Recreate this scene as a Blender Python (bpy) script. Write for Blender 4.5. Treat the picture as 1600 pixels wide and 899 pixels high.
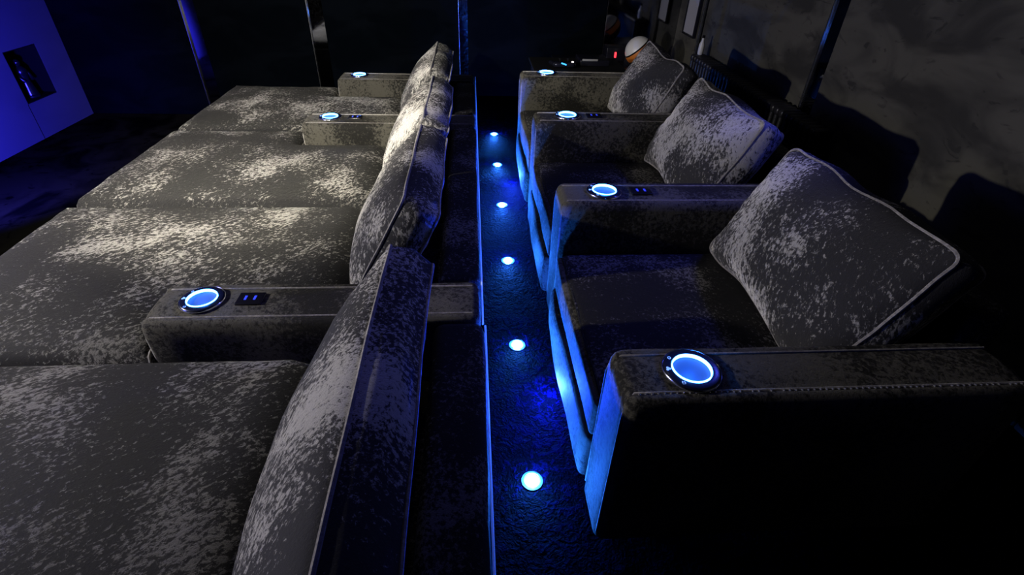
import bpy, bmesh, math, random
from mathutils import Vector, Matrix, noise
random.seed(7)
noise.seed_set(7)
def nvec(v):
    # repeatable three-channel noise
    return Vector((noise.noise(v + Vector((11.3, 0, 0))), noise.noise(v + Vector((0, 27.1, 0))), noise.noise(v + Vector((0, 0, 41.7)))))
for o in list(bpy.data.objects):
    bpy.data.objects.remove(o)
scene = bpy.context.scene
COL = scene.collection

# ------------------------------------------------------------------ scale
# geometry is laid out in units of S metres, relative to the camera's standing point
S = 1.2
HL = 1.36            # eye height above the lower floor (in units)
def T(p):
    return Vector((p[0] * S, p[1] * S, (p[2] + HL) * S))

# ------------------------------------------------------------------ camera
F = 805.0
cX = Vector((0.99737469, -0.01288446, 0.07125815))
cY = Vector((-0.06539122, -0.58298788, 0.80984512))
cZ = Vector((0.03110821, -0.81237868, -0.58229989))
right = Vector((cX.x, cY.x, cZ.x))
down = Vector((cX.y, cY.y, cZ.y))
fwd = Vector((cX.z, cY.z, cZ.z))
cam_d = bpy.data.cameras.new('camera')
cam_d.sensor_fit = 'HORIZONTAL'
cam_d.sensor_width = 36
cam_d.lens = F / 1600 * 36
cam_d.clip_start = 0.02
cam = bpy.data.objects.new('camera', cam_d)
COL.objects.link(cam)
m = Matrix.Identity(4)
for i in range(3):
    m[i][0] = right[i]; m[i][1] = -down[i]; m[i][2] = -fwd[i]
m.translation = T((0, 0, 0))
cam.matrix_world = m
scene.camera = cam

# ------------------------------------------------------------------ world, exposure, room lights and added fills
w = bpy.data.worlds.new('world'); scene.world = w
w.use_nodes = True
w.node_tree.nodes['Background'].inputs[0].default_value = (0.01, 0.012, 0.02, 1)
w.node_tree.nodes['Background'].inputs[1].default_value = 0.0
vs = scene.view_settings
vs.view_transform = 'Standard'; vs.look = 'None'; vs.gamma = 1; vs.use_curve_mapping = False
vs.exposure = 0.0

def lamp(name, kind, pos, energy, color, target=None, **kw):
    d = bpy.data.lights.new(name, kind)
    d.energy = energy; d.color = color
    for k, v in kw.items():
        setattr(d, k, v)
    o = bpy.data.objects.new(name, d)
    COL.objects.link(o)
    o.location = T(pos)
    if target is not None:
        dv = (T(target) - T(pos)).normalized()
        o.rotation_euler = dv.to_track_quat('-Z', 'Y').to_euler()
    return o

WARM = (1.0, 0.94, 0.77)
BLUE = (0.022, 0.175, 1.0)
VIOL = (0.10, 0.13, 1.0)
# warm wall spotlight on the screen side of the room
lamp('wall_spot_light', 'SPOT', (-2.3, 1.05, -0.02), 290, WARM, target=(-0.3, 2.0, -0.75),
     spot_size=math.radians(140), spot_blend=0.9, shadow_soft_size=0.035)
# added warm spot without a visible source, brightening the front row's far end
lamp('far_row_fill_light', 'SPOT', (-1.0, 0.72, 0.10), 490, WARM, target=(-0.75, 3.15, -0.92),
     spot_size=math.radians(78), spot_blend=1.0, shadow_soft_size=0.035)
# added blue fill over the back row, tinting the front cushions' tops
lamp('blue_cushion_fill_light', 'SPOT', (1.25, 1.5, 0.10), 62, (0.06, 0.08, 1.0), target=(-0.05, 1.5, -0.65),
     spot_size=math.radians(95), spot_blend=1.0, shadow_soft_size=0.05)
# blue light of the screen at the front of the room
lamp('screen_light', 'AREA', (-2.9, 0.9, 0.05), 46, VIOL, target=(0.6, 1.4, -0.7),
     shape='RECTANGLE', size=1.8, size_y=1.0)
# unseen blue lamp, low on the left, washing the front wall
lamp('wall_wash_light', 'SPOT', (-2.25, 2.3, -0.95), 560, (0.035, 0.030, 1.0), target=(-3.0, 3.15, -1.2),
     spot_size=math.radians(110), spot_blend=0.8, shadow_soft_size=0.06)
# added dim warm fill above the aisle, lifting dark cushion backs and tops
lamp('aisle_fill_light', 'SPOT', (0.05, 1.7, 0.86), 8, WARM, target=(0.05, 1.7, -1.0),
     spot_size=math.radians(110), spot_blend=1.0, shadow_soft_size=0.05)

# ------------------------------------------------------------------ materials
MATS = {}
def newmat(name):
    mt = bpy.data.materials.new(name); mt.use_nodes = True
    nt = mt.node_tree
    bs = nt.nodes['Principled BSDF']
    MATS[name] = mt
    return mt, nt, bs
def N(nt, typ, **kw):
    n = nt.nodes.new(typ)
    for k, v in kw.items():
        setattr(n, k, v)
    return n
def plain(name, col, rough=0.5, metal=0.0, spec=0.5, emit=None, estr=0.0, bump=0.0, bscale=60):
    mt, nt, bs = newmat(name)
    bs.inputs['Base Color'].default_value = (*col, 1)
    bs.inputs['Roughness'].default_value = rough
    bs.inputs['Metallic'].default_value = metal
    bs.inputs['Specular IOR Level'].default_value = spec
    tc = N(nt, 'ShaderNodeTexCoord'); nz = N(nt, 'ShaderNodeTexNoise')
    nz.inputs['Scale'].default_value = bscale; nz.inputs['Detail'].default_value = 3
    nt.links.new(tc.outputs['Object'], nz.inputs['Vector'])
    mr = N(nt, 'ShaderNodeMapRange')
    mr.inputs['To Min'].default_value = max(0.0, rough - 0.06); mr.inputs['To Max'].default_value = min(1.0, rough + 0.06)
    nt.links.new(nz.outputs['Fac'], mr.inputs['Value'])
    nt.links.new(mr.outputs['Result'], bs.inputs['Roughness'])
    if bump:
        b = N(nt, 'ShaderNodeBump'); b.inputs['Strength'].default_value = bump; b.inputs['Distance'].default_value = 0.004
        nt.links.new(nz.outputs['Fac'], b.inputs['Height']); nt.links.new(b.outputs['Normal'], bs.inputs['Normal'])
    if emit:
        bs.inputs['Emission Color'].default_value = (*emit, 1)
        bs.inputs['Emission Strength'].default_value = estr
    return mt

def velvet(name, dark=(0.022, 0.021, 0.022), light=(0.085, 0.08, 0.072), scale=26, cover=0.50, stretch=(1, 1, 1), soft=0.05,
           sheen=(0.9, 0.86, 0.78), low=0.10, patch=0.12, tilt=0.8, srough=0.32, rot=(0.2, 0.15, 0.6)):
    """crushed velvet: a dark ground with pile glints painted as lighter flecks, plus a bumped sheen lobe"""
    mt, nt, bs = newmat(name)
    L = nt.links.new
    tc = N(nt, 'ShaderNodeTexCoord'); oi = N(nt, 'ShaderNodeObjectInfo')
    ml = N(nt, 'ShaderNodeMath', operation='MULTIPLY'); ml.inputs[1].default_value = 17.0
    L(oi.outputs['Random'], ml.inputs[0])
    ad = N(nt, 'ShaderNodeVectorMath', operation='ADD')
    L(tc.outputs['Object'], ad.inputs[0]); L(ml.outputs[0], ad.inputs[1])
    mr = N(nt, 'ShaderNodeMapping'); mr.inputs['Rotation'].default_value = rot
    L(ad.outputs[0], mr.inputs['Vector'])
    mp = N(nt, 'ShaderNodeMapping'); mp.inputs['Scale'].default_value = stretch
    L(mr.outputs[0], mp.inputs['Vector'])
    n1 = N(nt, 'ShaderNodeTexNoise'); n1.inputs['Scale'].default_value = scale; n1.inputs['Detail'].default_value = 7
    n1.inputs['Roughness'].default_value = 0.78; n1.inputs['Distortion'].default_value = 0.25
    L(mp.outputs[0], n1.inputs['Vector'])
    n2 = N(nt, 'ShaderNodeTexNoise'); n2.inputs['Scale'].default_value = 3.6; n2.inputs['Detail'].default_value = 3
    L(ad.outputs[0], n2.inputs['Vector'])
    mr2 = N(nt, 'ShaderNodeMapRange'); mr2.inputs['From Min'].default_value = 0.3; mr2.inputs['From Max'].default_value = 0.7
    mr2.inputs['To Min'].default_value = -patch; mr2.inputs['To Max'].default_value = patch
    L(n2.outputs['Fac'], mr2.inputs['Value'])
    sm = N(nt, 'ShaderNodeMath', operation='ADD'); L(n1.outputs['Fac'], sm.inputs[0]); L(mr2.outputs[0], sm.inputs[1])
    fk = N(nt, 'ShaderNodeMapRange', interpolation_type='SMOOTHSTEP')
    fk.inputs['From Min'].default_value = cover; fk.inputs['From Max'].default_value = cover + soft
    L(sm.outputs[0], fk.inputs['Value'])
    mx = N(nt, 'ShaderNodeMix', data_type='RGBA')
    mx.inputs['A'].default_value = (*dark, 1); mx.inputs['B'].default_value = (*light, 1)  # lighter fleck tone paints the pile's glints into the base colour
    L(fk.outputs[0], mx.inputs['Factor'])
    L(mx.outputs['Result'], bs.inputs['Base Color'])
    bs.inputs['Roughness'].default_value = 0.75
    bs.inputs['Specular IOR Level'].default_value = 0.12
    n3 = N(nt, 'ShaderNodeTexNoise'); n3.inputs['Scale'].default_value = scale * 3.1; n3.inputs['Detail'].default_value = 3
    L(mp.outputs[0], n3.inputs['Vector'])
    hs = N(nt, 'ShaderNodeMath', operation='MULTIPLY_ADD'); hs.inputs[1].default_value = 0.35
    L(n3.outputs['Fac'], hs.inputs[0]); L(n1.outputs['Fac'], hs.inputs[2])
    b = N(nt, 'ShaderNodeBump'); b.inputs['Strength'].default_value = 0.35; b.inputs['Distance'].default_value = 0.010
    L(hs.outputs[0], b.inputs['Height']); L(b.outputs['Normal'], bs.inputs['Normal'])
    b2 = N(nt, 'ShaderNodeBump'); b2.inputs['Strength'].default_value = tilt; b2.inputs['Distance'].default_value = 0.014
    L(hs.outputs[0], b2.inputs['Height'])
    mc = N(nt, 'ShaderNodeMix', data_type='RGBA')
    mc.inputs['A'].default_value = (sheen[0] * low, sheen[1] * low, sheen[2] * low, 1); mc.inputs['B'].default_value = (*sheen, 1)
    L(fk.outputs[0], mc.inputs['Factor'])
    sh = N(nt, 'ShaderNodeBsdfSheen', distribution='MICROFIBER')
    sh.inputs['Roughness'].default_value = srough
    L(mc.outputs['Result'], sh.inputs['Color']); L(b2.outputs['Normal'], sh.inputs['Normal'])
    av = N(nt, 'ShaderNodeAddShader')
    L(bs.outputs[0], av.inputs[0]); L(sh.outputs[0], av.inputs[1])
    L(av.outputs[0], nt.nodes['Material Output'].inputs['Surface'])
    return mt

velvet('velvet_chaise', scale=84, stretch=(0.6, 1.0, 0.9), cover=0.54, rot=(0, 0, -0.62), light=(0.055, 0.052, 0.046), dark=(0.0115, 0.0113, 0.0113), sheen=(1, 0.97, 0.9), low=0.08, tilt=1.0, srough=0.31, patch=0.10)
velvet('velvet_cushion', scale=92, cover=0.50, stretch=(1, 1, 0.5), rot=(0.35, 0, 0), light=(0.24, 0.23, 0.205), dark=(0.022, 0.0215, 0.022), sheen=(1, 0.97, 0.92), low=0.08, patch=0.13, soft=0.08)
velvet('velvet_arm', scale=70, cover=0.42, soft=0.14, light=(0.060, 0.0565, 0.045), dark=(0.010, 0.0095, 0.0083), sheen=(0.16, 0.15, 0.125), low=0.3, patch=0.14)
velvet('velvet_dark', scale=80, cover=0.555, soft=0.08, light=(0.075, 0.072, 0.066), dark=(0.009, 0.0088, 0.0088), sheen=(0.4, 0.38, 0.35), low=0.08)
velvet('velvet_piping', scale=60, cover=0.40, soft=0.3, light=(0.30, 0.28, 0.25), dark=(0.14, 0.13, 0.12), sheen=(0.5, 0.5, 0.48), low=0.5)
bsx = plain('satin_cord', (0.75, 0.76, 0.8), 0.4).node_tree.nodes['Principled BSDF']
bsx.inputs['Subsurface Weight'].default_value = 1.0; bsx.inputs['Subsurface Scale'].default_value = 0.012
bsx.inputs['Subsurface Radius'].default_value = (1, 1, 1)

def suede(name, a, b_, scale=2.2, marks=0.75, spec=0.1, sheen=0.02):
    mt, nt, bs = newmat(name); L = nt.links.new
    tc = N(nt, 'ShaderNodeTexCoord')
    n1 = N(nt, 'ShaderNodeTexNoise'); n1.inputs['Scale'].default_value = scale; n1.inputs['Detail'].default_value = 4; n1.inputs['Distortion'].default_value = 0.8
    mp = N(nt, 'ShaderNodeMapping'); mp.inputs['Rotation'].default_value = (0.6, 0, 0.3); mp.inputs['Scale'].default_value = (1, 1, 2.2)
    L(tc.outputs['Object'], mp.inputs['Vector']); L(mp.outputs[0], n1.inputs['Vector'])
    n2 = N(nt, 'ShaderNodeTexNoise'); n2.inputs['Scale'].default_value = scale * 3.4; n2.inputs['Detail'].default_value = 3; n2.inputs['Distortion'].default_value = 1.5
    L(mp.outputs[0], n2.inputs['Vector'])
    r2 = N(nt, 'ShaderNodeMapRange', interpolation_type='SMOOTHSTEP'); r2.inputs['From Min'].default_value = 0.60; r2.inputs['From Max'].default_value = 0.72
    L(n2.outputs['Fac'], r2.inputs['Value'])
    mk = N(nt, 'ShaderNodeMath', operation='MULTIPLY'); mk.inputs[1].default_value = marks; L(r2.outputs[0], mk.inputs[0])
    r1 = N(nt, 'ShaderNodeMapRange', interpolation_type='SMOOTHSTEP'); r1.inputs['From Min'].default_value = 0.34; r1.inputs['From Max'].default_value = 0.60
    L(n1.outputs['Fac'], r1.inputs['Value'])
    sb = N(nt, 'ShaderNodeMath', operation='SUBTRACT', use_clamp=True); L(r1.outputs[0], sb.inputs[0]); L(mk.outputs[0], sb.inputs[1])
    mx = N(nt, 'ShaderNodeMix', data_type='RGBA'); mx.inputs['A'].default_value = (*a, 1); mx.inputs['B'].default_value = (*b_, 1)
    L(sb.outputs[0], mx.inputs['Factor']); L(mx.outputs['Result'], bs.inputs['Base Color'])
    bs.inputs['Roughness'].default_value = 0.95; bs.inputs['Specular IOR Level'].default_value = spec
    bs.inputs['Sheen Weight'].default_value = sheen
    return mt
suede('suede_grey', (0.028, 0.0275, 0.025), (0.066, 0.064, 0.054))
suede('suede_black', (0.0010, 0.0016, 0.0026), (0.0018, 0.0026, 0.004), marks=0.2, spec=0.0, sheen=0.0)
suede('lower_carpet', (0.0012, 0.0012, 0.001), (0.010, 0.0095, 0.0045), scale=3.0, spec=0.0, sheen=0.0)
suede('painted_front_wall', (0.085, 0.085, 0.095), (0.10, 0.10, 0.11), scale=1.0, marks=0.05)

def aisle_carpet():
    mt, nt, bs = newmat('aisle_carpet'); L = nt.links.new
    tc = N(nt, 'ShaderNodeTexCoord')
    n1 = N(nt, 'ShaderNodeTexNoise'); n1.inputs['Scale'].default_value = 55; n1.inputs['Detail'].default_value = 5; n1.inputs['Distortion'].default_value = 1.6
    L(tc.outputs['Object'], n1.inputs['Vector'])
    n2 = N(nt, 'ShaderNodeTexNoise'); n2.inputs['Scale'].default_value = 17; n2.inputs['Detail'].default_value = 3; n2.inputs['Distortion'].default_value = 2.0
    L(tc.outputs['Object'], n2.inputs['Vector'])
    s = N(nt, 'ShaderNodeMath', operation='ADD'); L(n1.outputs['Fac'], s.inputs[0]); L(n2.outputs['Fac'], s.inputs[1])
    fk = N(nt, 'ShaderNodeMapRange', interpolation_type='SMOOTHSTEP'); fk.inputs['From Min'].default_value = 1.02; fk.inputs['From Max'].default_value = 1.12
    L(s.outputs[0], fk.inputs['Value'])
    mx = N(nt, 'ShaderNodeMix', data_type='RGBA'); mx.inputs['A'].default_value = (0.00005, 0.00005, 0.0004, 1); mx.inputs['B'].default_value = (0.0008, 0.0004, 0.0065, 1)
    L(fk.outputs[0], mx.inputs['Factor']); L(mx.outputs['Result'], bs.inputs['Base Color'])
    bs.inputs['Roughness'].default_value = 0.7; bs.inputs['Specular IOR Level'].default_value = 0.01
    b = N(nt, 'ShaderNodeBump'); b.inputs['Strength'].default_value = 1.0; b.inputs['Distance'].default_value = 0.010
    L(s.outputs[0], b.inputs['Height']); L(b.outputs['Normal'], bs.inputs['Normal'])
    return mt
aisle_carpet()
plain('mirror', (0.42, 0.43, 0.46), 0.05, 1.0)
plain('chrome', (0.75, 0.76, 0.8), 0.18, 1.0)
plain('black_gloss', (0.006, 0.006, 0.010), 0.22)
plain('black_matte', (0.003, 0.003, 0.0035), 0.75, spec=0.1)
plain('black_iron', (0.012, 0.012, 0.014), 0.35, bump=0.2, bscale=90)
plain('cup_flange', (0.006, 0.008, 0.022), 0.25)
plain('cup_steel', (0.05, 0.07, 0.12), 0.5, 0.3)
plain('cup_glow', (0.05, 0.3, 0.9), 0.4, emit=(0.07, 0.30, 1.0), estr=16.0)
plain('icon_glow', (0.3, 0.5, 0.9), 0.4, emit=(0.22, 0.42, 1.0), estr=0.9)
plain('usb_glow', (0.05, 0.1, 0.8), 0.4, emit=(0.04, 0.06, 1.0), estr=0.35)
plain('led_lens', (0.2, 0.5, 0.9), 0.3, emit=(0.03, 0.28, 1.0), estr=34.0)
plain('led_red', (0.8, 0.05, 0.05), 0.3, emit=(1.0, 0.03, 0.05), estr=2.2)
plain('led_white', (0.9, 0.9, 0.9), 0.3, emit=(1.0, 0.85, 0.75), estr=2.5)
plain('led_cyan', (0.1, 0.5, 0.9), 0.3, emit=(0.03, 0.35, 0.9), estr=1.6)
plain('crystal', (0.9, 0.9, 0.92), 0.08, 0.9)
plain('ceiling_paint', (0.02, 0.02, 0.022), 0.9)
plain('picture_card', (0.26, 0.26, 0.28), 0.7)
plain('ball_white', (0.5, 0.49, 0.47), 0.35)
plain('ball_orange', (0.42, 0.13, 0.02), 0.4)
plain('bezel_steel', (0.30, 0.32, 0.36), 0.3, 0.9)
plain('grey_plastic', (0.20, 0.20, 0.20), 0.35)
plain('frosted_white', (0.5, 0.5, 0.48), 0.4)

# ------------------------------------------------------------------ mesh helpers (coordinates in units)
def link(name, me, parent=None, loc=None, mat=None):
    o = bpy.data.objects.new(name, me)
    COL.objects.link(o)
    if parent is not None:
        o.parent = parent
    if loc is not None:
        o.location = loc
    return o
def wloc(o):
    v = Vector(o.location)
    while o.parent:
        o = o.parent; v += Vector(o.location)
    return v
def build(name, verts, faces, mat, parent=None, smooth=True, angle=50, mats=None, fm=None):
    """verts in units, absolute; makes one mesh object whose origin sits at its bottom centre"""
    wv = [T(v) for v in verts]
    lo = [min(v[i] for v in wv) for i in range(3)]; hi = [max(v[i] for v in wv) for i in range(3)]
    org = Vector(((lo[0] + hi[0]) / 2, (lo[1] + hi[1]) / 2, lo[2]))
    me = bpy.data.meshes.new(name)
    me.from_pydata([v - org for v in wv], [], faces)
    me.validate(); me.update()
    bm = bmesh.new(); bm.from_mesh(me); bmesh.ops.recalc_face_normals(bm, faces=bm.faces)
    bm.to_mesh(me); bm.free()
    for mm in ([mat] if mats is None else mats):
        me.materials.append(MATS[mm])
    if fm:
        for p, k in zip(me.polygons, fm):
            p.material_index = k
    if smooth:
        for p in me.polygons:
            p.use_smooth = True
        me.set_sharp_from_angle(angle=math.radians(angle))
    o = link(name, me, parent, org - (wloc(parent) if parent else Vector()))
    return o
def empty(name, pos, label=None, cat=None, group=None):
    o = bpy.data.objects.new(name, None); COL.objects.link(o)
    o.location = T(pos); o.empty_display_size = 0.1
    if label:
        o['label'] = label; o['category'] = cat
    if group:
        o['group'] = group
    return o
def tag(o, label, cat, group=None):
    o['label'] = label; o['category'] = cat
    if group:
        o['group'] = group
    return o
def struct(o, label=None):
    o['kind'] = 'structure'
    if label:
        o['label'] = label
    return o
def box(lo, hi):
    x0, y0, z0 = lo; x1, y1, z1 = hi
    v = [(x0, y0, z0), (x1, y0, z0), (x1, y1, z0), (x0, y1, z0), (x0, y0, z1), (x1, y0, z1), (x1, y1, z1), (x0, y1, z1)]
    f = [(0, 3, 2, 1), (4, 5, 6, 7), (0, 1, 5, 4), (1, 2, 6, 5), (2, 3, 7, 6), (3, 0, 4, 7)]
    return v, f
def join(*vf):
    V = []; Fc = []
    for v, f in vf:
        k = len(V); V += list(v); Fc += [tuple(i + k for i in q) for q in f]
    return V, Fc
def rbox(lo, hi, r, k=5, bulge=(0, 0, 0), wob=0.0, seed=0, wf=6.0):
    """rounded, optionally bulging and rumpled box"""
    h = [(hi[i] - lo[i]) / 2 for i in range(3)]; c = [(hi[i] + lo[i]) / 2 for i in range(3)]
    rr = min(r, min(h) * 0.999)
    ax = []
    for i in range(3):
        a = [-h[i], -h[i] + 0.12 * rr, -h[i] + 0.45 * rr, -h[i] + rr]
        inn = [(-h[i] + rr) + (2 * h[i] - 2 * rr) * j / k for j in range(1, k)] if h[i] - rr > 1e-4 else []
        b = [h[i] - rr, h[i] - 0.45 * rr, h[i] - 0.12 * rr, h[i]]
        ax.append(sorted(set(a + inn + b)))
    idx = {}; V = []; Fc = []
    def vid(p):
        key = tuple(round(q, 6) for q in p)
        if key not in idx:
            inn = [max(-h[i] + rr, min(h[i] - rr, p[i])) for i in range(3)]
            d = Vector([p[i] - inn[i] for i in range(3)])
            if d.length > 1e-9:
                d = d.normalized() * rr
            q = [inn[i] + d[i] for i in range(3)]
            u = [q[i] / h[i] for i in range(3)]
            for i in range(3):
                if bulge[i]:
                    j, l = (i + 1) % 3, (i + 2) % 3
                    q[i] += u[i] * bulge[i] * max(0, 1 - u[j] ** 2) ** 0.7 * max(0, 1 - u[l] ** 2) ** 0.7
            if wob:
                nv = nvec(Vector((q[0] + c[0], q[1] + c[1], q[2] + c[2])) * wf + Vector((seed * 3.1, seed, 0)))
                q = [q[i] + wob * nv[i] for i in range(3)]
            idx[key] = len(V); V.append(tuple(q[i] + c[i] for i in range(3)))
        return idx[key]
    for i in range(3):
        j, l = (i + 1) % 3, (i + 2) % 3
        for s in (-1, 1):
            for a in range(len(ax[j]) - 1):
                for b in range(len(ax[l]) - 1):
                    qd = []
                    for (aa, bb) in ((a, b), (a + 1, b), (a + 1, b + 1), (a, b + 1)):
                        p = [0, 0, 0]; p[i] = s * h[i]; p[j] = ax[j][aa]; p[l] = ax[l][bb]
                        qd.append(vid(p))
                    if len(set(qd)) == 4:
                        Fc.append(tuple(qd))
    return V, Fc
def tube(pts, r, n=6, closed=False):
    P = [Vector(p) for p in pts]; V = []; Fc = []
    m_ = len(P)
    up = None
    for i in range(m_):
        a = P[i - 1] if (i > 0 or closed) else P[i]
        b = P[(i + 1) % m_] if (i < m_ - 1 or closed) else P[i]
        t = (b - a).normalized()
        if up is None:
            up = Vector((0, 0, 1)) if abs(t.z) < 0.9 else Vector((1, 0, 0))
        s_ = t.cross(up).normalized(); up = s_.cross(t).normalized()
        for k in range(n):
            an = 2 * math.pi * k / n
            V.append(tuple(P[i] + r * (math.cos(an) * s_ + math.sin(an) * up)))
    for i in range(m_ if closed else m_ - 1):
        for k in range(n):
            a = i * n + k; b = i * n + (k + 1) % n; j = ((i + 1) % m_) * n
            Fc.append((a, b, j + (k + 1) % n, j + k))
    if not closed:
        Fc.append(tuple(range(n))); Fc.append(tuple((m_ - 1) * n + k for k in range(n)))
    return V, Fc
def lathe(prof, c, n=24, cap0=False, cap1=False):
    V = []; Fc = []
    for (r, z) in prof:
        for k in range(n):
            a = 2 * math.pi * k / n
            V.append((c[0] + r * math.cos(a), c[1] + r * math.sin(a), c[2] + z))
    for i in range(len(prof) - 1):
        for k in range(n):
            Fc.append((i * n + k, i * n + (k + 1) % n, (i + 1) * n + (k + 1) % n, (i + 1) * n + k))
    if cap0:
        Fc.append(tuple(range(n)))
    if cap1:
        Fc.append(tuple((len(prof) - 1) * n + k for k in range(n)))
    return V, Fc
def pillow(a, b, t, df, db, r, frame, n=26, pinch=0.0, seed=0, wr=0.004, low=0.15):
    """boxed cushion: half sizes a (ex) b (ey), boxing t along ez, dome df front, db back.
    frame = (origin at the centre of the front edge plane, ex, ey, ez)"""
    O, ex, ey, ez = [Vector(q) for q in frame]
    def outline(u, v):
        mm = max(abs(u), abs(v))
        if mm < 1e-9:
            return 0.0, 0.0
        qu, qv = u / mm * a, v / mm * b
        cx_, cy_ = a - r, b - r
        if abs(qu) > cx_ and abs(qv) > cy_:
            d = Vector((abs(qu) - cx_, abs(qv) - cy_))
            if d.length > 1e-9:
                d = d.normalized() * r
            qu = math.copysign(cx_ + d.x, qu); qv = math.copysign(cy_ + d.y, qv)
        pu, pv = qu / a, qv / b
        qu *= 1 - pinch * (1 - pv * pv) * (0.5 if True else 0); qv *= 1 - pinch * (1 - pu * pu)
        wb = nvec(Vector((pu * 1.7 + seed * 2.3, pv * 1.7, seed * 1.1)))
        return (qu + 0.016 * wb.x) * mm, (qv + 0.022 * wb.y) * mm
    V = []; Fc = []
    L_ = [-math.cos(math.pi * i / n) * 0.55 + (-1 + 2 * i / n) * 0.45 for i in range(n + 1)]
    def dome(u, v):
        e = max(0.0, (1 - abs(u) ** 2.4)) ** 0.62 * max(0.0, (1 - abs(v + low * (1 - v * v)) ** 2.4)) ** 0.62
        return e
    for side in (0, 1):
        base = len(V)
        for j in range(n + 1):
            for i in range(n + 1):
                u, v = L_[i], L_[j]
                p, q = outline(u, v)
                dm = dome(u, v)
                mm = max(abs(u), abs(v))
                wv = 0
                if wr:
                    ang = math.atan2(v, u)
                    wv = wr * (mm ** 3) * (1 - mm ** 8) * 2.2 * noise.noise(Vector((math.cos(ang) * 9, math.sin(ang) * 9, seed + side * 5 + mm * 0.6)))
                    wv += wr * 1.5 * noise.noise(Vector((p * 7 + seed, q * 7, side * 3.3)))  * min(1, dm * 1.4)
                s = (df * dm + wv) if side == 0 else (-t - db * dm - wv)
                V.append(tuple(O + ex * p + ey * q + ez * s))
        for j in range(n):
            for i in range(n):
                q4 = (base + j * (n + 1) + i, base + j * (n + 1) + i + 1, base + (j + 1) * (n + 1) + i + 1, base + (j + 1) * (n + 1) + i)
                Fc.append(q4 if side == 0 else q4[::-1])
    ring = [(i, 0) for i in range(n)] + [(n, j) for j in range(n)] + [(n - i, n) for i in range(n)] + [(0, n - j) for j in range(n)]
    fr = [j * (n + 1) + i for i, j in ring]; bk = [(n + 1) ** 2 + q for q in fr]
    # boxing strip with a soft middle
    k = len(V)
    mid = []
    for q, (f_, b_) in enumerate(zip(fr, bk)):
        A = Vector(V[f_]); B = Vector(V[b_]); M_ = (A + B) / 2
        ctr = O - ez * t / 2
        od = (M_ - ctr); od -= ez * od.dot(ez)
        M_ += od.normalized() * (t * 0.20 + 0.006 * noise.noise(Vector((q * 0.21, seed, 4.4))))
        mid.append(k + q); V.append(tuple(M_))
    nr = len(fr)
    for q in range(nr):
        q2 = (q + 1) % nr
        Fc.append((fr[q2], fr[q], mid[q], mid[q2])); Fc.append((mid[q2], mid[q], bk[q], bk[q2]))
    loopf = [V[i] for i in fr]; loopb = [V[i] for i in bk]
    return (V, Fc), loopf, loopb

# ------------------------------------------------------------------ the setting
XW, YF, XL = 1.59, 4.34, -3.0        # right wall, far wall, front (left) wall
ZF, ZL, ZC = -1.185, -HL, 0.90       # aisle floor, lower floor, ceiling
YN = -1.6
fl = struct(build('floor', *box((XL - 0.1, YN, ZL - 0.08), (0.028, YF + 0.1, ZL)), 'lower_carpet', smooth=False))
ra = struct(build('floor_riser', *box((0.029, YN, ZL - 0.08), (XW + 0.1, YF + 0.1, ZF)), 'aisle_carpet', smooth=False))
struct(build('ceiling', *box((XL - 0.1, YN, ZC), (XW + 0.1, YF + 0.1, ZC + 0.08)), 'ceiling_paint', smooth=False))
struct(build('wall_near', *box((XL - 0.1, YN - 0.1, ZL), (XW + 0.1, YN, ZC)), 'suede_black', smooth=False))

# front (screen side) wall with a niche cut into it
NY0, NY1, NZ0, NZ1 = 3.76, 4.06, -1.125, -0.80
parts = [box((XL - 0.2, YN, ZL), (XL, NY0, ZC)), box((XL - 0.2, NY1, ZL), (XL, YF, ZC)),
         box((XL - 0.2, NY0, ZL), (XL, NY1, NZ0)), box((XL - 0.2, NY0, NZ1), (XL, NY1, ZC))]
wl = struct(build('wall_left', *join(*parts), 'painted_front_wall', smooth=False))
build('niche_lining', *join(box((XL - 0.2, NY0, NZ0), (XL - 0.185, NY1, NZ1)),
                            box((XL - 0.185, NY0, NZ0), (XL - 0.002, NY0 + 0.006, NZ1)),
                            box((XL - 0.185, NY1 - 0.006, NZ0), (XL - 0.002, NY1, NZ1)),
                            box((XL - 0.185, NY0 + 0.006, NZ0), (XL - 0.002, NY1 - 0.006, NZ0 + 0.006)),
                            box((XL - 0.185, NY0 + 0.006, NZ1 - 0.006), (XL - 0.002, NY1 - 0.006, NZ1))), 'black_matte', wl, smooth=False)
build('panel_joint', *box((XL - 0.004, NY0 - 0.006, ZL), (XL + 0.0012, NY0 - 0.002, NZ0)), 'black_matte', wl, smooth=False)

# far wall: dark fabric panels with mirror strips between them
wf = struct(build('wall_far', *box((XL - 0.2, YF + 0.02, ZL), (XW + 0.1, YF + 0.12, ZC)), 'black_matte', smooth=False))
for (x0, x1) in ((XL, -2.09), (-1.99, -1.20), (-1.09, -0.100), (-0.030, 1.02)):
    z0 = ZL if x1 < 0.02 else ZF
    build('fabric_panel', *rbox((x0, YF - 0.015, z0 + 0.001), (x1, YF + 0.02, ZC), 0.008, k=2), 'suede_black', wf)
for (x0, x1) in ((-2.09, -1.99), (-1.20, -1.09), (-0.100, -0.030), (1.02, XW)):
    z0 = ZL if x1 < 0.02 else ZF
    build('mirror_strip' if x1 < 1.2 else 'mirror_panel', *box((x0 + 0.001, YF, z0 + 0.001), (x1 - 0.001, YF + 0.0195, ZC)), 'mirror', wf, smooth=False)
    build('chrome_edge', *box((x0 + 0.001, YF - 0.02, z0 + 0.001), (x0 + 0.0042, YF - 0.0005, ZC)), 'chrome', wf, smooth=False)

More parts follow.
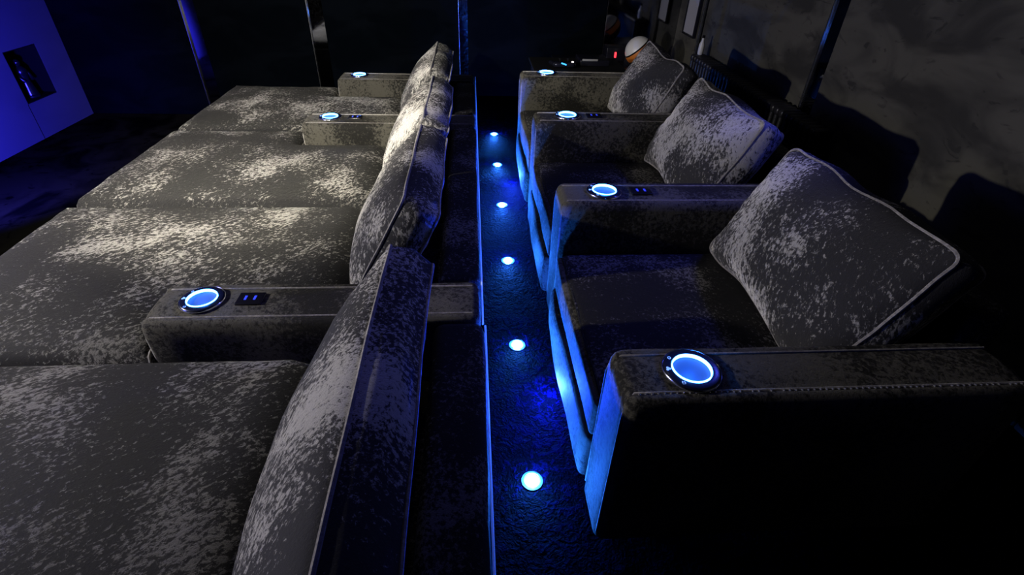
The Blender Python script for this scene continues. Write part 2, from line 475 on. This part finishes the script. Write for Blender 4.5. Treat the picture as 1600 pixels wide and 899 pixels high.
# right wall: suede panels, a mirror strip in a dark reveal
wr_ = struct(build('wall_right', *box((XW + 0.02, YN, ZL), (XW + 0.1, YF + 0.02, ZC)), 'black_matte', smooth=False))
for (y0, y1) in ((YN, 0.9), (0.903, 2.36), (2.47, 3.82), (3.90, YF)):
    build('suede_panel', *rbox((XW - 0.004, y0, ZF + 0.001), (XW + 0.02, y1, ZC), 0.006, k=2), 'suede_grey', wr_)
for (y0, y1) in ((2.36, 2.47), (3.82, 3.90)):
    build('mirror_strip', *box((XW + 0.008, y0 + 0.001, ZF + 0.001), (XW + 0.0195, y1 - 0.001, ZC)), 'mirror', wr_, smooth=False)
    build('chrome_edge', *box((XW - 0.002, y1 - 0.005, ZF + 0.001), (XW + 0.0075, y1 - 0.001, ZC)), 'chrome', wr_, smooth=False)

# ------------------------------------------------------------------ armrests
def arm(name, x0, x1, y0, y1, zb, zt, parent, mat='velvet_arm', R=0.022, front=-1):
    """x0 = front end, x1 = rear end (either order of sign)"""
    yc = (y0 + y1) / 2; hw = (y1 - y0) / 2
    lip = 0.028
    prof = [(-hw * 0.965, zb), (-hw * 0.985, zb + 0.5 * (zt - zb)), (-hw, zt - 0.06), (-hw, zt - 0.03), (-hw + 0.004, zt - 0.012), (-hw + 0.012, zt - 0.003),
            (-hw + 0.020, zt - 0.001), (-hw + lip - 0.002, zt - 0.004), (-hw + lip + 0.003, zt - 0.005), (-hw + lip + 0.02, zt - 0.0015), (-hw * 0.3, zt)]
    prof = prof + [(-y, z) for y, z in prof[::-1]]
    sg = 1 if x1 > x0 else -1
    st = []
    for th in (0, 22, 45, 68, 90):
        st.append((x0 + sg * R * (1 - math.sin(math.radians(th))), R * (1 - math.cos(math.radians(90 - th))) if False else R * (1 - math.cos(math.radians(90 - th)))))
    # from the blunt front end backwards: inset falls from R to 0
    st = [(x0 + sg * R * (1 - math.cos(math.radians(th))), R * (1 - math.sin(math.radians(th)))) for th in (0, 20, 42, 65, 90)]
    nmid = 14
    for i in range(1, nmid):
        st.append((x0 + sg * R + (x1 - x0 - 2 * sg * R) * i / nmid, 0.0))
    st += [(x1 - (q[0] - x0), q[1]) for q in st[:5][::-1]]
    V = []; Fc = []
    n = len(prof)
    for si, (x, e) in enumerate(st):
        for (y, z) in prof:
            f_ = max(0.0, 1 - e / hw)
            zz = z if z < zt - 0.06 else z - e
            nz = nvec(Vector((x * 6, y * 6 + yc * 3, z * 6))) * 0.0035
            V.append((x, yc + y * f_ + nz.y, zz + nz.z * (1 if zb < z < zt - 0.02 else 0)))
    for i in range(len(st) - 1):
        for k in range(n):
            Fc.append((i * n + k, i * n + (k + 1) % n, (i + 1) * n + (k + 1) % n, (i + 1) * n + k))
    Fc.append(tuple(range(n))); Fc.append(tuple((len(st) - 1) * n + k for k in range(n)))
    o = build(name, V, Fc, mat, parent, angle=60)
    # piping along both top seams and down the front corners
    for s_ in (-1, 1):
        yy = yc + s_ * (hw - lip)
        pts = [(x0 + sg * 0.004, yc + s_ * (hw - 0.012), zb + 0.02), (x0 + sg * 0.002, yc + s_ * (hw - 0.014), zt - 0.06),
               (x0 + sg * 0.006, yc + s_ * (hw - 0.020), zt - 0.022), (x0 + sg * 0.022, yy, zt - 0.004)]
        pts += [(x0 + (x1 - x0) * q / 10, yy, zt - 0.0035) for q in range(1, 10)] + [(x1 - sg * 0.02, yy, zt - 0.0035)]
        build('piping', *tube(pts, 0.0028, 6), 'velvet_piping', o)
    return o

CUP_MESH = {}
def cup_holder(c, parent):
    """flange with a lit ring, a steel bowl and touch marks; c = centre on the arm top"""
    e = build('cup_holder', *lathe([(0.0385, 0.001), (0.0395, 0.0065), (0.051, 0.0065), (0.0545, 0.005), (0.056, 0.0005), (0.056, -0.001)], c, 40), 'cup_flange', parent)
    build('light_ring', *lathe([(0.0366, 0.0085), (0.0374, 0.0092), (0.0382, 0.0085), (0.0384, 0.002), (0.0362, 0.0012), (0.0366, 0.0085)], c, 40), 'cup_glow', e)
    build('bowl', *lathe([(0.0372, 0.0012), (0.0362, 0.0010), (0.0350, 0.0002), (0.0335, -0.0002), (0.02, -0.0004), (0.0005, -0.0004)], c, 40, cap1=True), 'cup_steel', e)
    build('outer_rim', *lathe([(0.0552, 0.0035), (0.0562, 0.0048), (0.0572, 0.0035), (0.0574, 0.0002), (0.0552, 0.0002), (0.0552, 0.0035)], c, 40), 'chrome', e)
    def mark(an, kind):
        a = math.radians(an); r = 0.0465
        mx, my, mz = c[0] + r * math.cos(a), c[1] + r * math.sin(a), c[2] + 0.0066
        if kind == 0:
            vf = tube([(mx + 0.0030 * math.cos(q), my + 0.0030 * math.sin(q), mz) for q in [k * math.pi / 6 for k in range(12)]], 0.0006, 4, True)
        elif kind == 1:
            vf = join(*[lathe([(0.0027, 0), (0.0024, 0.0005), (0.0003, 0.0007)], (mx + dx, my + dy, mz), 10) for dx, dy in ((-0.002, -0.002), (0.0028, 0.0), (-0.0006, 0.003))])
        else:
            vf = join(tube([(mx - 0.003, my - 0.002, mz), (mx - 0.002, my + 0.003, mz), (mx, my, mz), (mx + 0.002, my + 0.003, mz), (mx + 0.003, my - 0.002, mz)], 0.0007, 4),
                      tube([(mx - 0.003, my - 0.0035, mz), (mx + 0.003, my - 0.0035, mz)], 0.0005, 4))
        build('touch_mark', *vf, 'icon_glow', e)
    for an, k in ((140, 0), (180, 1), (232, 2)):
        mark(an, k)
    d = lamp('cup_light', 'POINT', (c[0], c[1], c[2] + 0.030), 0.35, BLUE, shadow_soft_size=0.012)
    return e
def usb_panel(c, parent):
    e = build('usb_panel', *rbox((c[0] - 0.034, c[1] - 0.026, c[2] - 0.002), (c[0] + 0.034, c[1] + 0.026, c[2] + 0.005), 0.003, k=2), 'black_gloss', parent)
    for dx in (-0.012, 0.012):
        build('usb_port', *box((c[0] + dx - 0.003, c[1] - 0.009, c[2] + 0.0045), (c[0] + dx + 0.003, c[1] + 0.009, c[2] + 0.0062)), 'usb_glow', e, smooth=False)
    return e

# ------------------------------------------------------------------ front row: chaise sofa (left)
ZA = -0.85             # arm tops
XA0, XA1 = -0.848, 0.012
ARML = ((1.044, 1.228), (2.580, 2.775), (3.430, 3.635))
ZE = -0.996
def mattress(name, y0, y1, notch, parent, seed, x0=-1.575, x1=-0.112, crown=0.052):
    """deep chaise pad; notch = (ya, yb) is the bay that the armrest fills for x > XA0"""
    g = 0.014
    y0 += g * 0.5; y1 -= g * 0.5
    xs = [x0, x0 + .006, x0 + .018, x0 + .04, x0 + .08, x0 + .13] + [x0 + .13 + (XA0 - .06 - x0 - .13) * i / 9 for i in range(1, 9)] + [XA0 - .06, XA0 - .03, XA0 - .014] + [XA0 - .004] + [XA0 + (x1 - XA0) * i / 14 for i in range(1, 15)]
    ys = [y0, y0 + .006, y0 + .018, y0 + .04, y0 + .08] + [y0 + .08 + (y1 - y0 - .16) * i / 12 for i in range(1, 12)] + [y1 - .08, y1 - .04, y1 - .018, y1 - .006, y1]
    if notch:
        na, nb = notch
        lowside = abs(na - y0) < 0.05
        edge = nb + 0.003 if lowside else na - 0.003
        for d in ((0, .006, .018, .04) if lowside else (0, -.006, -.018, -.04)):
            ys.append(edge + d)
        ys = sorted(ys)
        out = [ys[0]]
        for y in ys[1:]:
            if y - out[-1] > 0.0035:
                out.append(y)
        ys = out
        edge = min(ys, key=lambda q: abs(q - edge))
    def inside(x, y):
        if not notch or x <= XA0 - .0041:
            return True
        return y >= edge - 1e-6 if lowside else y <= edge + 1e-6
    def dist(x, y):
        d = min(x - x0, y - y0, y1 - y, (x1 - x) + 0.02)
        if notch:
            if lowside:
                dd = (y - edge) if x >= XA0 - .004 else (math.hypot(XA0 - .004 - x, max(0, y - edge)) if True else 0)
                d = min(d, dd)
            else:
                dd = (edge - y) if x >= XA0 - .004 else math.hypot(XA0 - .004 - x, max(0, edge - y))
                d = min(d, dd)
        return max(0.0, d)
    r = 0.040
    V = []; idx = {}; Fc = []
    cr = 0.05
    for i, x in enumerate(xs):
        for j, y in enumerate(ys):
            if not inside(x, y):
                continue
            d = dist(x, y)
            z = ZE + (r * math.sqrt(max(0, 1 - (1 - min(d, r) / r) ** 2)) if d < r else r)
            z += crown * (1 - math.exp(-d / 0.13))
            if x > -0.46:
                z -= 0.070 * min(1, (x + 0.46) / 0.12)
            z += 0.009 * noise.noise(Vector((x * 2.6 + seed, y * 2.6, seed))) * min(1, d / 0.1)
            # puckers running in from the seams
            z += 0.0065 * math.exp(-d / 0.05) * (1 - math.exp(-d / 0.006)) * noise.noise(Vector((x * 26 + seed * 7, y * 26, 0.3)))
            px, py = x, y
            # round the two front corners
            for yc_, sg in ((y0 + cr, -1), (y1 - cr, 1)):
                sx = (x0 + cr - x) / cr; sy = sg * (y - yc_) / cr
                if sx > 0 and sy > 0:
                    hyp = math.hypot(sx, sy); mm = max(sx, sy)
                    px = x0 + cr - cr * sx / hyp * mm; py = yc_ + sg * cr * sy / hyp * mm
            idx[(i, j)] = len(V); V.append((px, py, z))
    edges = {}
    for i in range(len(xs) - 1):
        for j in range(len(ys) - 1):
            q = [(i, j), (i + 1, j), (i + 1, j + 1), (i, j + 1)]
            if all(k in idx for k in q):
                f = [idx[k] for k in q]; Fc.append(tuple(f))
                for a in range(4):
                    e = (f[a], f[(a + 1) % 4]); edges[e] = 1
    rim = [e for e in edges if (e[1], e[0]) not in edges]
    low = {}
    for (a, b) in rim:
        for k in (a, b):
            if k not in low:
                low[k] = len(V); V.append((V[k][0], V[k][1], ZE - 0.13))
        Fc.append((b, a, low[a], low[b]))
    # bottom lid follows the rim order
    nxt = {a: b for a, b in rim}; st = rim[0][0]; loop = [st]; c = nxt[st]
    while c != st:
        loop.append(c); c = nxt[c]
    Fc.append(tuple(low[k] for k in loop[::-1]))
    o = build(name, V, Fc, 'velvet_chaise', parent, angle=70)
    pts = [(V[k][0], V[k][1], V[k][2] + 0.001) for k in loop]
    build('piping', *tube(pts, 0.0035, 5, True), 'velvet_piping', o)
    return o

sofaA = empty('chaise_sofa', (-0.7, 0.6, ZL), 'grey crushed velvet chaise at the bottom left, nearest end of the front row', 'sofa')
build('base', *rbox((-1.56, 0.17, ZL + 0.02), (-0.115, 1.036, ZE - 0.131), 0.02, k=3), 'velvet_dark', sofaA)
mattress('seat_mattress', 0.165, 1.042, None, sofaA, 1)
build('back_frame', *rbox((-0.108, 0.15, ZL + 0.02), (0.022, 1.038, ZA + 0.003), 0.028, k=8, wob=0.003, seed=1), 'velvet_dark', sofaA)
build('piping', *tube([(0.0250, 0.15 + 0.888 * i / 16, ZA - 0.020 + 0.0015 * math.sin(i * 1.7)) for i in range(17)], 0.0026, 6), 'satin_cord', sofaA)

sofaB = empty('chaise_sofa', (-0.7, 2.34, ZL), 'long grey crushed velvet chaise sofa of three pads with three lit armrests', 'sofa')
build('base', *rbox((-1.56, 1.052, ZL + 0.02), (-0.115, 3.63, ZE - 0.131), 0.02, k=4), 'velvet_dark', sofaB)
pads = [(1.044, 1.912, ARML[0]), (1.912, 2.780, ARML[1]), (2.780, 3.650, ARML[2])]
for i, (a, b, nt_) in enumerate(pads):
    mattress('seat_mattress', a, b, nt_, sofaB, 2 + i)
for i, (a, b) in enumerate(ARML):
    ar = arm('armrest', XA0, XA1, a + 0.002, b - 0.002, ZE - 0.125, ZA, sofaB)
    cup_holder((-0.722, (a + b) / 2 + 0.006, ZA + 0.001), ar)
    if i < 2:
        usb_panel((-0.598, (a + b) / 2 + 0.006, ZA + 0.001), ar)
for k, (a, b) in enumerate(((1.232, 2.575), (2.779, 3.426))):
    build('back_frame', *rbox((-0.108, a, ZL + 0.02), (0.016, b, ZA - 0.002), 0.028, k=8, wob=0.003, seed=2 + k), 'velvet_dark', sofaB)
build('piping', *tube([(0.0190, 1.046 + 2.59 * i / 36, ZA - 0.020 + 0.0015 * math.sin(i * 1.3)) for i in range(37)], 0.0026, 6), 'satin_cord', sofaB)

# loose back cushions of the front row
def back_cushion(y0, y1, bottom, top, t, label, group, seed, pinch=0.03, df=0.055, db=0.03, r=0.03, tilt=0.0, mat='velvet_cushion', wr=0.004, roll=0.0):
    bx, bz = bottom; tx, tz = top
    ey = Vector((tx - bx, 0, tz - bz)); b = ey.length / 2; ey.normalize()
    ez = Vector((-ey.z, 0, ey.x)) if bx < tx and True else Vector((ey.z, 0, -ey.x))
    ez = Vector((-abs(ey.z), 0, abs(ey.x)))
    ex = Vector((0, 1, 0))
    if roll:
        q = Matrix.Rotation(roll, 3, ez); ex = q @ ex; ey = q @ ey
    O = Vector(((bx + tx) / 2, (y0 + y1) / 2, (bz + tz) / 2))
    vf, lf, lb = pillow((y1 - y0) / 2, b, t, df, db, r, (O, ex, ey, ez), pinch=pinch, seed=seed, wr=wr)
    o = build('back_cushion', *vf, mat, None, angle=55)
    tag(o, label, 'cushion', group)
    build('piping', *tube(lf, 0.0042, 6, True), 'velvet_piping', o)
    build('piping', *tube(lb, 0.0036, 6, True), 'velvet_piping', o)
    return o
GL = 'back cushions of the front row'
CL = [(0.17, 1.03, 'large grey velvet back cushion at the bottom centre, nearest of the front row', 0.0, 0.0),
      (1.24, 1.895, 'grey velvet back cushion of the front row just beyond the nearest left armrest', 0.004, 0.0),
      (1.94, 2.60, 'third grey velvet back cushion from the camera in the front row', 0.004, 0.0),
      (2.72, 3.44, 'farthest grey velvet back cushion of the front row with rounded crown', -0.012, 0.0)]
for i, (a, b, lab, dx, dz) in enumerate(CL):
    back_cushion(a, b, (-0.375 + dx, -0.945), (-0.190 + dx, -0.612 + dz), 0.105, lab, GL, 3 + i, pinch=0.02, df=0.07, db=0.035)

# ------------------------------------------------------------------ back row: three-seat cinema sofa (right)
ZR = -0.70
XR0, XR1 = 0.268, 1.085
ARMR = ((0.611, 0.768), (1.408, 1.572), (2.180, 2.345), (2.945, 3.105))
ZB = -1.165
sofaR = empty('cinema_sofa', (0.68, 1.85, ZF), 'three-seat grey velvet cinema sofa with four armrests on the blue-lit aisle', 'sofa')
for i, (a, b) in enumerate(ARMR):
    ar = arm('armrest', XR0, XR1, a, b, ZB, ZR, sofaR, mat='velvet_arm', R=0.026)
    cup_holder((0.414, (a + b) / 2, ZR + 0.001), ar)
    if i in (1, 2):
        usb_panel((0.533, (a + b) / 2, ZR + 0.001), ar)
    if i == 0:
        # row of crystal studs along the near seam
        vf = []
        for k in range(64):
            x = XR0 + 0.03 + (XR1 - XR0 - 0.06) * k / 63
            if random.random() < 0.85:
                vf.append(lathe([(0.0022, -0.001), (0.0020, 0.0006), (0.0004, 0.0016)], (x, a + 0.0245, ZR - 0.0020), 6))
        st = build('stud_row', *join(*vf), 'crystal', ar, smooth=False)
        st['kind'] = 'stuff'
for k in range(3):
    y0 = ARMR[k][1] + 0.003; y1 = ARMR[k + 1][0] - 0.003
    # seat pad
    V, Fc = rbox((XR0 + 0.012, y0, -1.005), (0.945, y1, -0.878), 0.016, k=9, bulge=(0.0, 0, 0.016), wob=0.004, seed=20 + k)
    st = build('seat', V, Fc, 'velvet_dark', sofaR)
    zz = -0.884
    pts = [(XR0 + 0.016, y0 + 0.012 + (y1 - y0 - 0.024) * i / 12, zz + 0.002 * math.sin(i * 1.1 + k)) for i in range(13)]
    build('piping', *tube(pts, 0.0034, 6), 'velvet_dark', st)
    # padded front apron below the seat
    V, Fc = rbox((XR0 - 0.012, y0 + 0.002, ZB), (XR0 + 0.05, y1 - 0.002, -1.000), 0.02, k=10, bulge=(0.012, 0, 0), wob=0.010, seed=30 + k, wf=4.5)
    build('front_apron', V, Fc, 'velvet_arm', sofaR)
    # boxing of the seat front, softly folded
    V, Fc = rbox((XR0 - 0.002, y0 + 0.002, -1.005), (XR0 + 0.03, y1 - 0.002, -0.886), 0.012, k=10, bulge=(0.006, 0, 0), wob=0.008, seed=40 + k, wf=5)
    build('seat_front', V, Fc, 'velvet_arm', sofaR)
    build('back_frame', *rbox((1.035, y0 - 0.0, ZB), (1.145, y1, -0.640), 0.03, k=6, wob=0.003, seed=50 + k), 'velvet_dark', sofaR)
    build('base', *rbox((XR0 + 0.055, y0, ZB), (1.03, y1, -1.010), 0.01, k=2), 'black_matte', sofaR)
for (a, b) in ARMR:
    for x in (XR0 + 0.06, XR1 - 0.06):
        c = ((a + b) / 2)
        build('foot', *lathe([(0.016, 0), (0.02, ZB - ZF)], (x, c, ZF), 12, True, True), 'black_matte', sofaR)
GR = 'back cushions of the cinema sofa'
LR = ('large grey velvet back cushion in the nearest seat of the cinema sofa',
      'grey velvet back cushion in the middle seat of the cinema sofa',
      'farthest grey velvet back cushion of the cinema sofa beside the ball')
for k in range(3):
    y0 = ARMR[k][1] + 0.012; y1 = ARMR[k + 1][0] - 0.010
    back_cushion(y0, y1, (0.765, -0.845), (0.938, -0.507), 0.085, LR[k], GR, 12 + k, pinch=(0.025, 0.05, 0.05)[k], df=0.085, db=0.028, r=0.028, wr=0.006)

# ------------------------------------------------------------------ LED floor spots along the aisle
ords = ('nearest the camera', 'second from the camera', 'third from the camera', 'fourth from the camera', 'fifth from the camera', 'farthest from the camera')
LEDY = [0.786, 1.309, 1.842, 2.364, 2.888, 3.418]
b0 = None
for i, y in enumerate(LEDY):
    c = (0.1405, y, ZF)
    if i == 0:
        e0 = empty('floor_spotlight', c)
        bz = build('bezel', *lathe([(0.0285, 0.0), (0.028, 0.0025), (0.022, 0.0035), (0.0205, 0.002), (0.0205, 0.0)], c, 24), 'bezel_steel', e0)
        ln = build('lens', *lathe([(0.0204, 0.0004), (0.0195, 0.0022), (0.014, 0.0038), (0.007, 0.0045), (0.0004, 0.0047)], c, 24), 'led_lens', e0)
        e = e0
    else:
        e = e0.copy(); COL.objects.link(e); e.location = T(c)
        for ch in (bz, ln):
            q = ch.copy(); COL.objects.link(q); q.parent = e
    tag(e, 'round blue floor spotlight in the aisle, ' + ords[i], 'floor light', 'blue floor spotlights along the aisle')
    lamp('spotlight_glow', 'POINT', (c[0], c[1], ZF + 0.022), 20.0, BLUE, shadow_soft_size=0.014)
# small blue lamps under the seat fronts of the first and third seat
for y in (1.07, 2.63):
    lamp('under_seat_light', 'POINT', (XR0 - 0.055, y, ZF + 0.050), 50.0, (0.012, 0.05, 1.0), shadow_soft_size=0.006)

# ------------------------------------------------------------------ radiator on the right wall
rad = empty('column_radiator', (1.50, 2.8, ZF), 'black column radiator along the right wall behind the cinema sofa', 'radiator')
RY0, RY1 = 2.09, 3.62; ZT = -0.70
nn = 34
for i in range(nn):
    y = RY0 + (RY1 - RY0) * (i + 0.5) / nn
    vs_ = []
    for dx in (-0.036, 0.0, 0.036):
        vs_.append(tube([(1.505 + dx, y, ZF + 0.10), (1.505 + dx, y, ZT - 0.02)], 0.0125, 8))
    for z in (ZT - 0.015, ZF + 0.095):
        vs_.append(rbox((1.505 - 0.052, y - 0.019, z - 0.02), (1.505 + 0.052, y + 0.019, z + 0.02), 0.015, k=1))
    if i == 0:
        col0 = build('column', *join(*vs_), 'black_iron', rad)
    else:
        q = col0.copy(); COL.objects.link(q); q.parent = rad
        q.location = Vector(col0.location) + Vector((0, (RY1 - RY0) / nn * i * S, 0))
for y in (RY0 + 0.05, RY1 - 0.05):
    build('bracket_foot', *rbox((1.46, y - 0.012, ZF), (1.55, y + 0.012, ZF + 0.075), 0.006, k=1), 'black_iron', rad)

# ------------------------------------------------------------------ corner beyond the cinema sofa
cab = empty('low_cabinet', (1.05, 3.9, ZF), 'low black cabinet in the far right corner before the mirror', 'cabinet')
build('body', *rbox((0.62, 3.70, ZF + 0.03), (1.42, 4.18, -0.855), 0.006, k=2), 'black_matte', cab)
build('top', *rbox((0.60, 3.68, -0.8545), (1.44, 4.20, -0.835), 0.006, k=2), 'black_gloss', cab)
for x in (0.82, 1.22):
    build('door', *rbox((x - 0.19, 3.688, ZF + 0.05), (x + 0.19, 3.699, -0.87), 0.004, k=1), 'black_gloss', cab)
for x in (0.66, 1.38):
    for y in (3.74, 4.14):
        build('foot', *lathe([(0.016, 0), (0.018, 0.03)], (x, y, ZF), 10, True, True), 'black_matte', cab)
tab = empty('side_table', (0.72, 3.3, ZF), 'black side table just beyond the far armrest of the cinema sofa', 'table')
build('table_top', *rbox((0.36, 3.13, -0.735), (0.92, 3.52, -0.715), 0.006, k=2), 'black_matte', tab)
for x in (0.39, 0.89):
    for y in (3.16, 3.49):
        build('leg', *rbox((x - 0.014, y - 0.014, ZF), (x + 0.014, y + 0.014, -0.7355), 0.004, k=1), 'black_matte', tab)

# game controller on the side table
gc = empty('game_controller', (0.545, 3.22, -0.714), 'black game controller with a blue light bar on the side table', 'controller')
gx, gy, gz = 0.545, 3.235, -0.714
V, Fc = rbox((gx - 0.062, gy - 0.03, gz + 0.004), (gx + 0.062, gy + 0.03, gz + 0.034), 0.014, k=4)
body = build('body', V, Fc, 'black_gloss', gc)
for s_ in (-1, 1):
    build('grip', *tube([(gx + s_ * 0.056, gy - 0.01, gz + 0.019), (gx + s_ * 0.066, gy + 0.03, gz + 0.017), (gx + s_ * 0.072, gy + 0.065, gz + 0.014)], 0.0135, 10), 'black_gloss', gc)
    build('thumb_stick', *lathe([(0.005, 0), (0.005, 0.01), (0.011, 0.012), (0.010, 0.016), (0.0004, 0.0145)], (gx + s_ * 0.024, gy + 0.016, gz + 0.033), 14), 'black_matte', gc)
build('light_bar', *tube([(gx - 0.022, gy - 0.032, gz + 0.032), (gx + 0.008, gy - 0.032, gz + 0.022)], 0.004, 8), 'led_cyan', gc)
build('status_light', *lathe([(0.0075, 0), (0.007, 0.003), (0.0004, 0.006)], (gx + 0.047, gy - 0.012, gz + 0.0335), 12), 'led_white', gc)

# black box with a grey lip on the side table
db = empty('disc_box', (0.73, 3.34, -0.714), 'black box with a pale metal lip on the side table', 'box')
build('body', *rbox((0.65, 3.28, -0.7145), (0.83, 3.46, -0.680), 0.006, k=2), 'black_gloss', db)
build('lip', *rbox((0.66, 3.272, -0.684), (0.755, 3.281, -0.672), 0.003, k=1), 'grey_plastic', db)
build('button', *lathe([(0.006, 0), (0.005, 0.002), (0.0004, 0.003)], (0.705, 3.30, -0.680), 10), 'grey_plastic', db)

# small receiver with a red standby light on the cabinet
rv = empty('receiver_box', (1.06, 4.05, -0.835), 'small black box with a glowing red standby light before the mirror', 'electronics')
build('body', *rbox((0.985, 4.02, -0.8345), (1.125, 4.16, -0.745), 0.006, k=2), 'black_gloss', rv)
V, Fc = rbox((1.042, 4.008, -0.812), (1.058, 4.021, -0.772), 0.006, k=2)
build('standby_light', V, Fc, 'led_red', rv)

# white and orange ball on the cabinet
bc = Vector((1.175, 3.86, -0.735)); br = 0.0975
def ball_part(name, parent, mat, t0, t1, axis, r):
    ax_ = Vector(axis).normalized(); u = ax_.orthogonal().normalized(); v = ax_.cross(u)
    V = []; Fc = []; n = 30; mseg = 9
    for i in range(mseg + 1):
        th = math.radians(t0 + (t1 - t0) * i / mseg)
        for k in range(n):
            a = 2 * math.pi * k / n
            V.append(tuple(bc + r * (math.cos(th) * ax_ + math.sin(th) * (math.cos(a) * u + math.sin(a) * v))))
    for i in range(mseg):
        for k in range(n):
            Fc.append((i * n + k, i * n + (k + 1) % n, (i + 1) * n + (k + 1) % n, (i + 1) * n + k))
    return build(name, V, Fc, mat, parent)
ball = empty('sports_ball', (bc.x, bc.y, bc.z - br), 'white and orange ball with dark seams in the far corner', 'ball')
axb = (-0.65, 0.12, 0.75)
ball_part('white_cap', ball, 'ball_white', 0.6, 70, axb, br)
ball_part('seam', ball, 'black_matte', 70, 76, axb, br * 0.99)
ball_part('orange_band', ball, 'ball_orange', 76, 100, axb, br)
ball_part('seam', ball, 'black_matte', 100, 106, axb, br * 0.99)
ball_part('dark_cap', ball, 'black_gloss', 106, 179.4, axb, br)

# framed pale picture on the right wall
pic = empty('wall_picture', (XW, 4.02, -0.66), 'pale upright picture in a thin dark frame on the right wall', 'picture')
build('card', *box((XW - 0.024, 3.925, -0.640), (XW - 0.012, 4.125, 0.10)), 'picture_card', pic, smooth=False)
for (a, b, c, d) in ((3.910, 3.9245, -0.655, 0.115), (4.1255, 4.14, -0.655, 0.115), (3.925, 4.125, -0.655, -0.6405), (3.925, 4.125, 0.1005, 0.115)):
    build('frame_bar', *rbox((XW - 0.03, a, c), (XW - 0.006, b, d), 0.003, k=1), 'black_gloss', pic)
# slim white bottle on the radiator
bt = empty('slim_bottle', (1.505, 3.585, ZT + 0.006), 'slim white bottle standing on the far end of the radiator', 'bottle')
build('glass', *lathe([(0.0004, 0), (0.016, 0), (0.018, 0.01), (0.018, 0.06), (0.008, 0.085), (0.007, 0.1)], (1.505, 3.585, ZT + 0.006), 16), 'frosted_white', bt)
build('cap', *lathe([(0.009, 0.1), (0.009, 0.115), (0.0004, 0.116)], (1.505, 3.585, ZT + 0.006), 12), 'black_matte', bt)

# dark figurine in the niche of the front wall
fg = empty('figurine', (-3.08, 3.93, NZ0 + 0.006), 'small glossy black figurine standing in the niche of the blue wall', 'figurine')
fx, fy, fz = -3.08, 3.93, NZ0 + 0.0065
build('plinth', *lathe([(0.05, 0), (0.05, 0.012), (0.044, 0.016), (0.0004, 0.016)], (fx, fy, fz), 20, cap0=True), 'black_gloss', fg)
build('robe', *lathe([(0.045, 0.016), (0.038, 0.06), (0.028, 0.11), (0.032, 0.15), (0.036, 0.175), (0.022, 0.195), (0.011, 0.203), (0.0004, 0.204)], (fx, fy, fz), 20), 'black_gloss', fg)
build('head', *lathe([(0.0004, 0.198), (0.012, 0.201), (0.019, 0.212), (0.020, 0.226), (0.014, 0.238), (0.0004, 0.243)], (fx, fy, fz), 18), 'black_gloss', fg)
for s_ in (-1, 1):
    build('arm', *tube([(fx, fy + s_ * 0.034, fz + 0.178), (fx + 0.012, fy + s_ * 0.05, fz + 0.135), (fx + 0.03, fy + s_ * 0.035, fz + 0.105)], 0.0105, 8), 'black_gloss', fg)
